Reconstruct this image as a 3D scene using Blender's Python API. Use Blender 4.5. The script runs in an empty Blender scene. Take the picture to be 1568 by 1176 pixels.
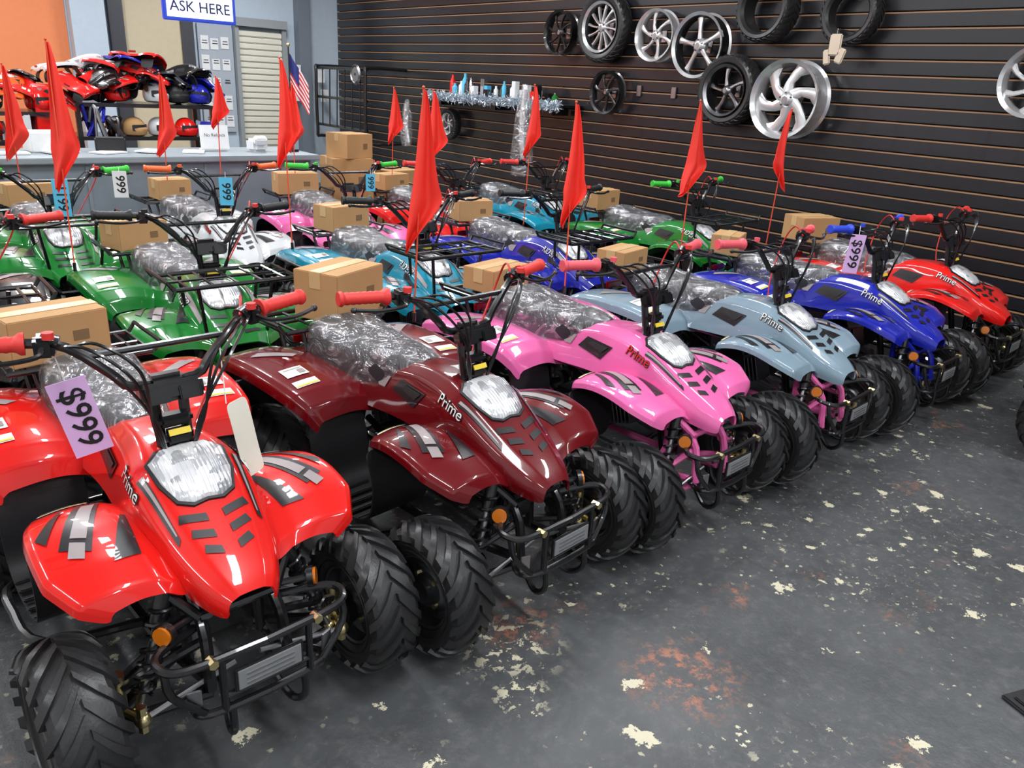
import bpy, bmesh, math, random
from mathutils import Vector, Matrix, noise
from mathutils.bvhtree import BVHTree
random.seed(7)
scene = bpy.context.scene
V = Vector

# ------------------------------------------------------------------ materials
def lin(c):
    return tuple(((v/255)/12.92 if v/255 <= .04045 else (((v/255)+.055)/1.055)**2.4) for v in c)

def pm(name, rgb, rough=.5, metal=0., coat=0., var=.06, vscale=20., bump=0., bscale=60., alpha=1., emit=0., trans=0., spec=None, bdist=.002):
    m = bpy.data.materials.new(name); m.use_nodes = True
    nt = m.node_tree; b = nt.nodes['Principled BSDF']
    c = lin(rgb)
    tc = nt.nodes.new('ShaderNodeTexCoord')
    nz = nt.nodes.new('ShaderNodeTexNoise'); nz.inputs['Scale'].default_value = vscale; nz.inputs['Detail'].default_value = 3
    nt.links.new(tc.outputs['Object'], nz.inputs['Vector'])
    mx = nt.nodes.new('ShaderNodeMix'); mx.data_type = 'RGBA'
    mx.inputs[6].default_value = tuple(v*(1-var) for v in c)+(1,)
    mx.inputs[7].default_value = tuple(min(1, v*(1+var)) for v in c)+(1,)
    nt.links.new(nz.outputs['Fac'], mx.inputs[0])
    nt.links.new(mx.outputs[2], b.inputs['Base Color'])
    b.inputs['Roughness'].default_value = rough
    b.inputs['Metallic'].default_value = metal
    b.inputs['Coat Weight'].default_value = coat
    b.inputs['Coat Roughness'].default_value = .035
    b.inputs['Alpha'].default_value = alpha
    b.inputs['Transmission Weight'].default_value = trans
    if spec is not None: b.inputs['Specular IOR Level'].default_value = spec
    if emit:
        b.inputs['Emission Color'].default_value = c+(1,)
        b.inputs['Emission Strength'].default_value = emit
    if bump:
        n2 = nt.nodes.new('ShaderNodeTexNoise'); n2.inputs['Scale'].default_value = bscale; n2.inputs['Detail'].default_value = 4
        nt.links.new(tc.outputs['Object'], n2.inputs['Vector'])
        bp = nt.nodes.new('ShaderNodeBump'); bp.inputs['Strength'].default_value = bump; bp.inputs['Distance'].default_value = bdist
        nt.links.new(n2.outputs['Fac'], bp.inputs['Height']); nt.links.new(bp.outputs['Normal'], b.inputs['Normal'])
    return m

PAINT = {k: pm('paint_'+k, c, .30, 0, 1., .03, spec=.2) for k, c in dict(
    red=(216, 24, 18), darkred=(98, 4, 12), pink=(228, 104, 166), grayblue=(126, 148, 162), blue=(24, 34, 156),
    green=(16, 116, 40), teal=(18, 134, 160), black=(22, 22, 24), white=(200, 203, 205), orange=(224, 88, 28)).items()}
M = dict(
    plastic=pm('black_plastic', (24, 24, 26), .5, bump=.2, bscale=300),
    blackmetal=pm('black_powdercoat', (18, 18, 20), .3, coat=.3),
    rubber=pm('tyre_rubber', (36, 36, 37), .38, bump=.25, bscale=150),
    steel=pm('steel', (165, 165, 168), .3, 1.),
    rim=pm('rim_steel', (105, 106, 110), .35, .9),
    gold=pm('zinc_gold', (215, 200, 150), .3, 1.),
    amber=pm('amber_lens', (200, 108, 20), .15, coat=1.),
    graydecal=pm('decal_gray', (150, 140, 140), .35, coat=.3),
    blackdecal=pm('decal_black', (20, 18, 22), .35, coat=.3),
    whitedecal=pm('decal_white', (225, 225, 222), .4),
    yellow=pm('decal_yellow', (228, 200, 60), .4),
    seat=pm('seat_vinyl', (40, 40, 44), .5, bump=.3, bscale=200),
    card=pm('cardboard', (176, 136, 90), .8, var=.12, vscale=6),
    card2=pm('cardboard_tape', (196, 164, 116), .35),
    flag=pm('flag_orange_red', (234, 50, 36), .6),
    pole=pm('flag_pole', (220, 80, 50), .4),
    lilac=pm('tag_lilac', (214, 174, 222), .6), cyan=pm('tag_cyan', (84, 180, 215), .6), ink=pm('ink', (18, 16, 20), .6),
    paper=pm('paper', (218, 220, 220), .7),
    tinsel=pm('tinsel_silver', (200, 212, 222), .25, .5),
    chrome=pm('chrome', (225, 225, 228), .12, 1.), silver=pm('polished_alloy', (214, 215, 216), .22, .7),
    white=pm('white_gloss', (222, 224, 226), .3, coat=.5))
def gripmat(n, c): return pm('grip_'+n, c, .5, bump=.3, bscale=200)
GRIP = dict(red=gripmat('red', (214, 52, 46)), pink=gripmat('pink', (222, 84, 94)), blue=gripmat('blue', (40, 66, 195)),
            green=gripmat('green', (56, 185, 56)), orange=gripmat('orange', (228, 96, 35)), black=gripmat('black', (25, 25, 26)))

# headlight : fluted reflector behind one clear lens
hl = bpy.data.materials.new('headlight_lens'); hl.use_nodes = True
nt = hl.node_tree; b = nt.nodes['Principled BSDF']
tc = nt.nodes.new('ShaderNodeTexCoord'); wv = nt.nodes.new('ShaderNodeTexWave'); wv.bands_direction = 'X'; wv.inputs['Scale'].default_value = 30; wv.inputs['Distortion'].default_value = .3
nt.links.new(tc.outputs['Object'], wv.inputs['Vector'])
vo = nt.nodes.new('ShaderNodeTexVoronoi'); vo.inputs['Scale'].default_value = 32; vo.distance = 'CHEBYCHEV'; vo.inputs['Randomness'].default_value = .55
nt.links.new(tc.outputs['Object'], vo.inputs['Vector'])
cr = nt.nodes.new('ShaderNodeValToRGB'); cr.color_ramp.elements[0].position = .2; cr.color_ramp.elements[1].position = .7
cr.color_ramp.elements[0].color = (.45, .47, .50, 1); cr.color_ramp.elements[1].color = (.97, .98, 1, 1)
nt.links.new(vo.outputs['Color'], cr.inputs['Fac']); nt.links.new(cr.outputs['Color'], b.inputs['Base Color'])
bp = nt.nodes.new('ShaderNodeBump'); bp.inputs['Strength'].default_value = .5; bp.inputs['Distance'].default_value = .003
nt.links.new(wv.outputs['Fac'], bp.inputs['Height']); nt.links.new(bp.outputs['Normal'], b.inputs['Normal'])
b.inputs['Metallic'].default_value = .35; b.inputs['Roughness'].default_value = .18; b.inputs['Coat Weight'].default_value = 1
M['headlight'] = hl

# plastic wrap : thin, mostly clear film with creases that catch the light
wr = bpy.data.materials.new('clear_plastic_wrap'); wr.use_nodes = True
nt = wr.node_tree; out = nt.nodes['Material Output']; nt.nodes.remove(nt.nodes['Principled BSDF'])
gl = nt.nodes.new('ShaderNodeBsdfGlossy'); gl.inputs['Roughness'].default_value = .12; gl.inputs['Color'].default_value = (.95, .97, 1, 1)
df = nt.nodes.new('ShaderNodeBsdfDiffuse'); df.inputs['Color'].default_value = (.75, .77, .8, 1)
tr = nt.nodes.new('ShaderNodeBsdfTransparent')
m1 = nt.nodes.new('ShaderNodeMixShader'); m1.inputs[0].default_value = .3
m2 = nt.nodes.new('ShaderNodeMixShader')
tc = nt.nodes.new('ShaderNodeTexCoord'); mp = nt.nodes.new('ShaderNodeMapping'); mp.inputs['Scale'].default_value = (1.6, .8, 1.)
nz = nt.nodes.new('ShaderNodeTexNoise'); nz.inputs['Scale'].default_value = 11; nz.inputs['Detail'].default_value = 3; nz.inputs['Distortion'].default_value = 2.2
nt.links.new(tc.outputs['Object'], mp.inputs[0]); nt.links.new(mp.outputs[0], nz.inputs['Vector'])
bp = nt.nodes.new('ShaderNodeBump'); bp.inputs['Strength'].default_value = .9; bp.inputs['Distance'].default_value = .03
nt.links.new(nz.outputs['Fac'], bp.inputs['Height'])
nt.links.new(bp.outputs['Normal'], gl.inputs['Normal']); nt.links.new(bp.outputs['Normal'], df.inputs['Normal'])
nt.links.new(gl.outputs[0], m1.inputs[1]); nt.links.new(df.outputs[0], m1.inputs[2])
mr = nt.nodes.new('ShaderNodeMapRange'); mr.inputs[1].default_value = .46; mr.inputs[2].default_value = .68; mr.inputs[3].default_value = .12; mr.inputs[4].default_value = .60
nt.links.new(nz.outputs['Fac'], mr.inputs[0]); nt.links.new(mr.outputs[0], m2.inputs[0])
nt.links.new(tr.outputs[0], m2.inputs[1]); nt.links.new(m1.outputs[0], m2.inputs[2]); nt.links.new(m2.outputs[0], out.inputs['Surface'])
M['wrap'] = wr

# ------------------------------------------------------------------ mesh helpers
def catmull(pts, n):
    pts = [V(p) for p in pts]
    if n <= 1 or len(pts) < 3: return pts
    P = [pts[0]*2-pts[1]]+pts+[pts[-1]*2-pts[-2]]; out = []
    for i in range(1, len(P)-2):
        for k in range(n):
            t = k/n; a, b, c, d = P[i-1], P[i], P[i+1], P[i+2]
            out.append(.5*((2*b)+(c-a)*t+(2*a-5*b+4*c-d)*t*t+(3*b-a-3*c+d)*t**3))
    out.append(pts[-1]); return out

class MB:
    def __init__(s): s.v = []; s.f = []; s.m = []
    def add(s, vs, fs, m=0, xf=None):
        o = len(s.v)
        s.v += [tuple(xf @ V(p)) if xf else tuple(p) for p in vs]
        s.f += [tuple(i+o for i in f) for f in fs]; s.m += [m]*len(fs)
    def ring(s, rings, m, cap=True, closed=False):
        n = len(rings[0]); vs = [p for r in rings for p in r]; fs = []
        R = len(rings)
        for i in range(R if closed else R-1):
            j = (i+1) % R
            for k in range(n):
                fs.append((i*n+k, i*n+(k+1) % n, j*n+(k+1) % n, j*n+k))
        if cap and not closed:
            fs.append(tuple(range(n))[::-1]); fs.append(tuple((R-1)*n+k for k in range(n)))
        s.add(vs, fs, m)
    def tube(s, pts, r, m=0, n=8, sm=1, closed=False):
        pts = catmull(pts, sm); rings = []; up = None
        N = len(pts)
        for i, p in enumerate(pts):
            if closed: d = pts[(i+1) % N]-pts[i-1]
            else: d = (pts[min(i+1, N-1)]-pts[max(i-1, 0)])
            d.normalize()
            if up is None: up = V((0, 0, 1)) if abs(d.z) < .9 else V((1, 0, 0))
            a = (up-d*up.dot(d)).normalized(); up = a; b = d.cross(a)
            rr = r[i] if isinstance(r, (list, tuple)) else r
            rings.append([p+(a*math.cos(t)+b*math.sin(t))*rr for t in [2*math.pi*k/n for k in range(n)]])
        s.ring(rings, m, closed=closed)
    def cyl(s, p0, p1, r, m=0, n=12): s.tube([p0, p1], r, m, n)
    def box(s, c, d, m=0, rot=None, bev=0.):
        bm = bmesh.new(); bmesh.ops.create_cube(bm, size=1)
        for v in bm.verts: v.co = V((v.co.x*d[0], v.co.y*d[1], v.co.z*d[2]))
        if bev: bmesh.ops.bevel(bm, geom=bm.edges[:], offset=bev, segments=2, affect='EDGES')
        xf = Matrix.Translation(V(c)) @ (rot.to_4x4() if rot else Matrix.Identity(4))
        bm.verts.index_update()
        s.add([v.co.copy() for v in bm.verts], [[v.index for v in f.verts] for f in bm.faces], m, xf); bm.free()
    def lathe(s, prof, m=0, n=32, xf=None):   # axis X : prof (x,r)
        vs = []; fs = []
        for (x, r) in prof:
            for k in range(n):
                a = 2*math.pi*k/n; vs.append(V((x, r*math.cos(a), r*math.sin(a))))
        for i in range(len(prof)-1):
            for k in range(n): fs.append((i*n+k, i*n+(k+1) % n, (i+1)*n+(k+1) % n, (i+1)*n+k))
        s.add(vs, fs, m, xf)
    def sphere(s, c, r, m=0, sc=(1, 1, 1), n=12):
        bm = bmesh.new(); bmesh.ops.create_uvsphere(bm, u_segments=n, v_segments=max(6, n//2), radius=r)
        bm.verts.index_update()
        s.add([V(c)+V((v.co.x*sc[0], v.co.y*sc[1], v.co.z*sc[2])) for v in bm.verts], [[v.index for v in f.verts] for f in bm.faces], m); bm.free()
    def quadgrid(s, pts, m=0):
        R = len(pts); C = len(pts[0])
        s.add([p for r in pts for p in r], [(i*C+j, i*C+j+1, (i+1)*C+j+1, (i+1)*C+j) for i in range(R-1) for j in range(C-1)], m)
    def mesh(s, name, mats, recalc=True, ang=38):
        me = bpy.data.meshes.new(name); me.from_pydata(s.v, [], s.f)
        for mt in mats: me.materials.append(mt)
        me.polygons.foreach_set('material_index', s.m)
        me.polygons.foreach_set('use_smooth', [True]*len(s.f))
        if recalc:
            bm = bmesh.new(); bm.from_mesh(me); bmesh.ops.recalc_face_normals(bm, faces=bm.faces[:]); bm.to_mesh(me); bm.free()
        me.update(); me.set_sharp_from_angle(angle=math.radians(ang)); return me

def obj(name, me, loc=(0, 0, 0), rot=(0, 0, 0), parent=None, scale=(1, 1, 1)):
    o = bpy.data.objects.new(name, me); scene.collection.objects.link(o)
    o.location = loc; o.rotation_euler = rot; o.scale = scale
    if parent: o.parent = parent
    return o

def evalmods(vs, fs, mods, crease=None):
    me = bpy.data.meshes.new('t'); me.from_pydata([tuple(p) for p in vs], [], fs)
    if crease:
        at = me.attributes.new('crease_edge', 'FLOAT', 'EDGE')
        for e in me.edges:
            at.data[e.index].value = crease(e.vertices[0], e.vertices[1])
    o = bpy.data.objects.new('t', me); scene.collection.objects.link(o)
    for ty, kw in mods:
        md = o.modifiers.new('m', ty)
        for k, v in kw.items(): setattr(md, k, v)
    bpy.context.view_layer.update()
    dg = bpy.context.evaluated_depsgraph_get()
    e = bpy.data.meshes.new_from_object(o.evaluated_get(dg))
    r = ([v.co.copy() for v in e.vertices], [tuple(p.vertices) for p in e.polygons])
    bpy.data.objects.remove(o); bpy.data.meshes.remove(me); bpy.data.meshes.remove(e)
    return r

def surf(grid, levels=2, thick=.006, ccols={}, crows={}):
    R = len(grid); C = len(grid[0])
    vs = [V(p) for r in grid for p in r]
    fs = [(i*C+j, i*C+j+1, (i+1)*C+j+1, (i+1)*C+j) for i in range(R-1) for j in range(C-1)]
    mods = [('SUBSURF', dict(levels=levels, render_levels=levels))]
    if thick: mods.append(('SOLIDIFY', dict(thickness=thick, offset=0)))
    def cr(a, b_):
        ia, ja, ib, jb = a//C, a % C, b_//C, b_ % C
        if ja == jb and ja in ccols: return ccols[ja]
        if ia == ib and ia in crows: return crows[ia]
        return 0.
    return evalmods(vs, fs, mods, cr if (ccols or crows) else None)

def textgeo(txt, size, off=0., shear=0.):
    cu = bpy.data.curves.new('t', 'FONT'); cu.body = txt; cu.size = size; cu.align_x = 'CENTER'; cu.align_y = 'CENTER'; cu.resolution_u = 3; cu.offset = off; cu.shear = shear
    o = bpy.data.objects.new('t', cu); scene.collection.objects.link(o); bpy.context.view_layer.update()
    e = bpy.data.meshes.new_from_object(o.evaluated_get(bpy.context.evaluated_depsgraph_get()))
    r = ([v.co.copy() for v in e.vertices], [tuple(p.vertices) for p in e.polygons])
    bpy.data.objects.remove(o); bpy.data.curves.remove(cu); bpy.data.meshes.remove(e); return r

# ------------------------------------------------------------------ ATV parts (front = -Y)
def make_body(kind):
    util = kind == 'util'
    mb = MB(); shells = []
    hood = [(-.605, [(0, .442), (.028, .440), (.046, .432), (.056, .412), (.050, .390)]),
            (-.572, [(0, .474), (.046, .471), (.074, .457), (.086, .430), (.078, .397)]),
            (-.490, [(0, .522), (.064, .517), (.102, .499), (.116, .464), (.106, .420)]),
            (-.410, [(0, .571), (.078, .567), (.118, .543), (.132, .50), (.120, .44)]),
            (-.330, [(0, .620), (.090, .616), (.128, .590), (.140, .54), (.130, .46)]),
            (-.255, [(0, .652), (.080, .650), (.118, .622), (.134, .565), (.140, .48)]),
            (-.170, [(0, .662), (.062, .658), (.098, .63), (.120, .57), (.132, .48)]),
            (-.050, [(0, .660), (.055, .655), (.086, .63), (.102, .57), (.120, .48)]),
            (.080, [(0, .625), (.050, .620), (.078, .60), (.096, .54), (.115, .47)]),
            (.200, [(0, .590), (.050, .588), (.085, .58), (.110, .54), (.13, .47)])]
    if util:
        hood = [(y, [(x*(1.22 if y < -.3 else 1.1), z) for x, z in p]) for y, p in hood][1:]
    g = []
    for y, p in hood:
        g.append([(-x, y, z) for x, z in p[::-1][:-1]]+[(x, y, z) for x, z in p])
    shells.append(surf(g, 3, .006, {3: .8, 5: .8, 2: .6, 6: .6}))
    # front fenders : flat, angular wings with a turned down lip
    fy = [(-.10, .455, .25, .0), (-.14, .515, .315, 0), (-.24, .554, .348, 0), (-.34, .554, .356, 0), (-.43, .528, .354, .0), (-.495, .493, .315, -.005), (-.515, .462, .26, .0)]
    if util: fy = [(-.08, .45, .32, 0), (-.13, .53, .365, 0), (-.22, .572, .385, 0), (-.34, .578, .395, 0), (-.45, .555, .39, .0), (-.52, .515, .35, .01), (-.545, .475, .30, .02)]
    for s in (1, -1):
        g = []
        for y, z, xo, back in fy:
            row = []
            for t, dz in ((0, -.045), (.28, -.012), (.62, .000), (.94, -.012), (.985, -.020), (1., -.038)):
                x = .10+(xo-.10)*t
                row.append((s*x, y+back*t*1.2, z+dz))
            g.append(row)
        shells.append(surf(g, 3, .005, {3: .9, 4: .8, 1: .6}, {1: .95, 4: .85, 5: .8}))
    # rear fenders + tail
    g = []
    for y, z, xo in [(.13, .465, .32), (.15, .515, .35), (.19, .552, .378), (.29, .574, .392), (.45, .582, .395), (.60, .570, .39), (.68, .540, .375), (.70, .500, .35)]:
        row = [(x*xo, y, z+dz) for x, dz in ((.28, -.03), (.45, .0), (.70, .005), (.94, -.006), (.985, -.018), (1, -.050))]
        g.append([(-a, b_, c) for a, b_, c in row[::-1]]+row)
    shells.append(surf(g, 3, .005, {2: .85, 1: .7, 9: .85, 10: .7}, {2: .8, 6: .8, 1: .5}))
    for vs, fs in shells: mb.add(vs, fs, 0)
    bvh = BVHTree.FromPolygons([V(p) for p in mb.v], mb.f)
    def drop(x, y, off=.003, top=2.):
        h = bvh.ray_cast(V((x, y, top)), V((0, 0, -1)))
        if h[0] is None: return V((x, y, .4))
        n = h[1] if h[1].z > 0 else -h[1]
        return h[0]+n*off
    def decal(c, m, off=.003, n=6):
        for s in (1, -1):
            c_ = [V((s*x, y, 0)) for x, y in c]
            pts = [[drop(*(c_[0].lerp(c_[1], i/n).lerp(c_[3].lerp(c_[2], i/n), j/n))[:2], off) for i in range(n+1)] for j in range(n+1)]
            mb.quadgrid(pts, m)
    # slots 0 paint 1 black plastic 2 gray 3 black decal 4 white 5 yellow 6 lettering
    decal([(.170, -.175), (.222, -.175), (.305, -.37), (.250, -.40)], 3, .0024)
    decal([(.186, -.195), (.214, -.195), (.276, -.345), (.248, -.36)], 2, .0036)
    decal([(.254, -.372), (.280, -.357), (.296, -.40), (.268, -.415)], 2, .0036)
    decal([(.150, -.29), (.160, -.29), (.220, -.44), (.165, -.435)], 3)
    decal([(.250, -.19), (.258, -.19), (.334, -.31), (.320, -.34)], 3)
    decal([(.190, -.130), (.290, -.145), (.300, -.160), (.190, -.152)], 4)
    decal([(.190, -.134), (.290, -.149), (.290, -.154), (.190, -.140)], 5, .0045)
    decal([(.255, .210), (.34, .210), (.34, .245), (.255, .245)], 4)
    decal([(.255, .275), (.335, .275), (.335, .335), (.255, .335)], 4)
    decal([(.262, .285), (.284, .285), (.284, .311), (.262, .311)], 2, .005)
    decal([(.262, .318), (.328, .318), (.328, .322), (.262, .322)], 2, .005)
    decal([(.258, .213), (.337, .213), (.337, .220), (.258, .220)], 5, .005)
    decal([(.20, .44), (.23, .42), (.34, .51), (.30, .53)], 2)
    if not util:
        for k, yy in enumerate((-.437, -.475, -.513)):
            w = .080-.012*k
            decal([(.018, yy-.012), (w, yy+.002), (w-.006, yy+.019), (.018, yy+.006)], 3, .0025)
        decal([(.101, -.30), (.118, -.30), (.096, -.47), (.088, -.46)], 3)
        decal([(.104, -.30), (.112, -.30), (.093, -.45), (.090, -.45)], 2, .004)
    else:
        for yy in (-.44, -.48, -.52): decal([(.02, yy-.010), (.085, yy), (.085, yy+.012), (.02, yy+.006)], 3)
        decal([(.115, -.28), (.140, -.28), (.128, -.44), (.113, -.43)], 2)
    def sidedecal(c, m, off=.003, n=6):
        for s in (1, -1):
            pts = []
            for j in range(n+1):
                row = []
                for i in range(n+1):
                    a = V((0,)+c[0]).lerp(V((0,)+c[1]), i/n).lerp(V((0,)+c[3]).lerp(V((0,)+c[2]), i/n), j/n)
                    h = bvh.ray_cast(V((s*.6, a.y, a.z)), V((-s, 0, 0)))
                    q = h[0] if (h[0] is not None and abs(h[0].x) < .17) else V((s*.11, a.y, a.z))
                    row.append(q+V((s*off, 0, off*.5)))
                pts.append(row)
            mb.quadgrid(pts, m)
    sidedecal([(-.15, .595), (-.01, .600), (.03, .555), (-.10, .535)], 3)
    sidedecal([(-.13, .588), (-.04, .590), (-.02, .575), (-.10, .56)], 1, .006)
    sidedecal([(.05, .59), (.13, .58), (.10, .55), (.07, .55)], 2)
    for s in (1, -1):
        for off, fat, mt, sc in ((.004, .0022, 3, 1), (.0055, .0, 6, 1)):
            tv, tf = textgeo('Prime' if not util else 'RIDER', .048*sc, fat, .25)
            d = V((-s, 0, -.75)).normalized(); q = []
            for p in tv:
                base = V((s*.145, -.275, .615))+V((0, s*p.x, 0))+V((-s*.6, 0, .8))*p.y+V((0, 0, .30*s*p.x))
                h = bvh.ray_cast(base-d*.15, d)
                q.append((h[0] if h[0] is not None else base)-d*off)
            mb.add(q, tf, mt)
    # black foot wells, splash guards, inner liner
    for s in (1, -1):
        prof = [(-.13, .46), (-.185, .40), (-.18, .27), (-.12, .215), (.0, .205), (.10, .215), (.15, .27), (.145, .38), (.20, .50)]
        g = [[(s*x, y, z) for x in (.12, .2, .28, .335)] for y, z in prof]
        vs, fs = surf(g, 2, .006); mb.add(vs, fs, 1)
        for k in range(5): mb.box((s*.25, -.10+.045*k, .222), (.17, .012, .012), 1, bev=.003)
        g = [[(s*x, y, z) for x in (.13, .2, .28, .33)] for y, z in [(.20, .52), (.30, .50), (.45, .50), (.60, .48), (.66, .42), (.67, .30)]]
        vs, fs = surf(g, 2, .004); mb.add(vs, fs, 1)
    g = [[(-x0, y, z), (-x0*.6, y, z+.02), (x0*.6, y, z+.02), (x0, y, z)] for y, z, x0 in [(-.54, .39, .05), (-.45, .42, .08), (-.3, .46, .10), (.1, .47, .10), (.3, .50, .11), (.6, .51, .12)]]
    vs, fs = surf(g, 2, .02); mb.add(vs, fs, 1)
    mb.box((0, .70, .545), (.12, .02, .035), 7, bev=.006)
    # headlight : one wide clear lamp
    hb = MB()
    out = [(-.055, -.258), (0, -.252), (.055, -.258), (.084, -.285), (.080, -.345), (.062, -.390), (.032, -.404), (0, -.400), (-.032, -.404), (-.062, -.390), (-.080, -.345), (-.084, -.285)]
    cx, cy = 0, -.325; n = len(out)
    def ringp(sc, off): return [drop(cx+(x-cx)*sc, cy+(y-cy)*sc, off) for x, y in out]
    rings = [ringp(1.09, .001), ringp(1.07, .006), ringp(1.0, .007)]
    vs = [p for r in rings for p in r]
    hb.add(vs, [(i*n+k, i*n+(k+1) % n, (i+1)*n+(k+1) % n, (i+1)*n+k) for i in range(2) for k in range(n)], 1)
    rings = [ringp(1.0, .006), ringp(.93, .014), ringp(.6, .021), ringp(.3, .024), ringp(.02, .025)]
    vs = [p for r in rings for p in r]
    hb.add(vs, [(i*n+k, i*n+(k+1) % n, (i+1)*n+(k+1) % n, (i+1)*n+k) for i in range(4) for k in range(n)]+[tuple(4*n+k for k in range(n))], 0)
    me = mb.mesh('quad_body_'+kind, [None, M['plastic'], M['graydecal'], M['blackdecal'], M['whitedecal'], M['yellow'], M['whitedecal'], pm('tail_lens', (150, 10, 10), .15, coat=1)], recalc=False)
    hm = hb.mesh('quad_headlight_'+kind, [M['headlight'], M['plastic'], M['chrome'], M['silver']])
    return me, hm, bvh

def make_frame():
    f = MB(); A = -.485   # front axle
    for s in (1, -1):
        f.tube([(s*.09, -.54, .20), (s*.11, -.25, .17), (s*.11, .2, .17), (s*.10, .45, .26)], .014, 0, 8, 4)
        f.tube([(s*.095, -.57, .20), (s*.085, -.52, .36), (s*.07, -.27, .46), (s*.07, .1, .46), (s*.11, .60, .50)], .014, 0, 8, 4)
        f.tube([(s*.09, -.43, .19), (s*.09, -.42, .42)], .013, 0)
        f.tube([(s*.09, A-.08, .19), (s*.26, A-.02, .165)], .013, 0)
        f.tube([(s*.09, A+.10, .19), (s*.26, A+.02, .165)], .013, 0)
        f.tube([(s*.09, A-.05, .31), (s*.255, A-.01, .245)], .011, 0)
        f.tube([(s*.09, A+.05, .31), (s*.255, A+.01, .245)], .011, 0)
        f.tube([(s*.09, -.53, .37), (s*.14, -.49, .43)], .012, 0)
        f.cyl((s*.262, A, .12), (s*.262, A, .275), .017, 3)
        f.cyl((s*.262, A, .105), (s*.262, A, .12), .012, 3, 6)
        f.cyl((s*.25, A, .19), (s*.37, A, .19), .013, 2)
        f.cyl((s*.285, A, .19), (s*.31, A, .19), .045, 1, 16)
        f.tube([(s*.03, A-.07, .235), (s*.24, A-.08, .20)], .007, 2)
        f.sphere((s*.24, A-.08, .20), .018, 3); f.cyl((s*.24, A-.08, .17), (s*.24, A-.08, .235), .011, 3, 6)
        f.tube([(s*.24, A-.08, .20), (s*.262, A-.01, .19)], .010, 3)
        a = V((s*.14, A-.0, .44)); b_ = V((s*.235, A-.03, .18))
        f.cyl(a, b_, .010, 2); f.cyl(a, a.lerp(b_, .3), .018, 1)
        d = (b_-a).normalized(); u = d.cross(V((0, 1, 0))).normalized(); w = d.cross(u)
        pts = [a.lerp(b_, .12+.75*k/56)+(u*math.cos(k*2*math.pi/8)+w*math.sin(k*2*math.pi/8))*.023 for k in range(57)]
        f.tube(pts, .0045, 1, 5)
        f.sphere(b_, .016, 3)
        c = V((s*.165, -.545, .375)); dn = V((s*.78, -.52, .1)).normalized()
        f.cyl(c, c+dn*.014, .026, 1, 16); f.cyl(c+dn*.012, c+dn*.020, .021, 4, 16)
        f.tube([c, (s*.10, -.52, .37)], .008, 1)
        f.tube([(s*.10, -.52, .34), (s*.195, -.575, .355), (s*.212, -.62, .355), (s*.17, -.655, .350), (0, -.665, .350)], .0095, 1, 8, 4)
        f.tube([(s*.10, -.54, .20), (s*.15, -.61, .21), (s*.13, -.655, .215), (0, -.665, .215)], .0095, 1, 8, 4)
        f.tube([(s*.205, -.625, .35), (s*.20, -.64, .29), (s*.135, -.65, .215)], .0085, 1, 8, 3)
        f.tube([(s*.10, -.662, .35), (s*.10, -.662, .215)], .0085, 1)
        f.tube([(s*.085, -.66, .22), (s*.085, -.66, .15), (s*.075, -.61, .115), (s*.06, -.55, .16), (s*.06, -.53, .2)], .009, 1, 8, 4)
        f.cyl((s*.12, -.675, .350), (s*.12, -.65, .350), .011, 3, 6)
        f.box((s*.155, -.64, .255), (.03, .006, .05), 2, Matrix.Rotation(s*.3, 3, 'Z'), .002)
    f.tube([(-.09, -.53, .37), (.09, -.53, .37)], .012, 0)
    f.box((0, -.670, .285), (.160, .006, .060), 1, bev=.002)
    f.box((0, -.675, .285), (.146, .004, .048), 5, bev=.001)
    for k in range(3): f.box((0, -.678, .272+.012*k), (.11, .002, .002), 2)
    f.tube([(-.10, -.662, .25), (.10, -.662, .25)], .007, 1)
    f.cyl((0, -.36, .2), (0, -.25, .62), .016, 1)
    f.box((0, -.44, .30), (.13, .03, .10), 1, bev=.006)
    f.box((0, .05, .27), (.17, .24, .14), 1, bev=.02)
    f.cyl((-.10, .06, .26), (.10, .06, .26), .075, 2, 20)
    for k in range(7): f.box((0, -.10-.018*k, .31+.006*k), (.11, .006, .11), 2, Matrix.Rotation(-.3, 3, 'X'), .002)
    f.tube([(.04, -.22, .30), (.09, -.26, .24), (.13, -.1, .24), (.15, .2, .34), (.16, .38, .40)], .013, 2, 8, 5)
    f.tube([(.17, .36, .39), (.17, .39, .40), (.17, .64, .44), (.17, .66, .445)], [.015, .035, .035, .02], 1, 14)
    f.cyl((-.34, .45, .2), (.34, .45, .2), .016, 2); f.cyl((.03, .45, .2), (.05, .45, .2), .08, 2, 20)
    for s in (1, -1): f.tube([(s*.08, .12, .2), (s*.08, .45, .2)], .018, 0)
    f.tube([(0, .40, .22), (0, .33, .48)], .028, 1, 12)
    for s in (1, -1):
        f.tube([(s*.11, -.20, .17), (s*.33, -.17, .195), (s*.36, -.02, .20), (s*.33, .13, .195), (s*.11, .17, .17)], .012, 1, 8, 4)
    return f.mesh('quad_frame', [None, M['blackmetal'], M['steel'], M['gold'], M['amber'], pm('plate_gray', (140, 142, 144), .4, .3)])

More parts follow.
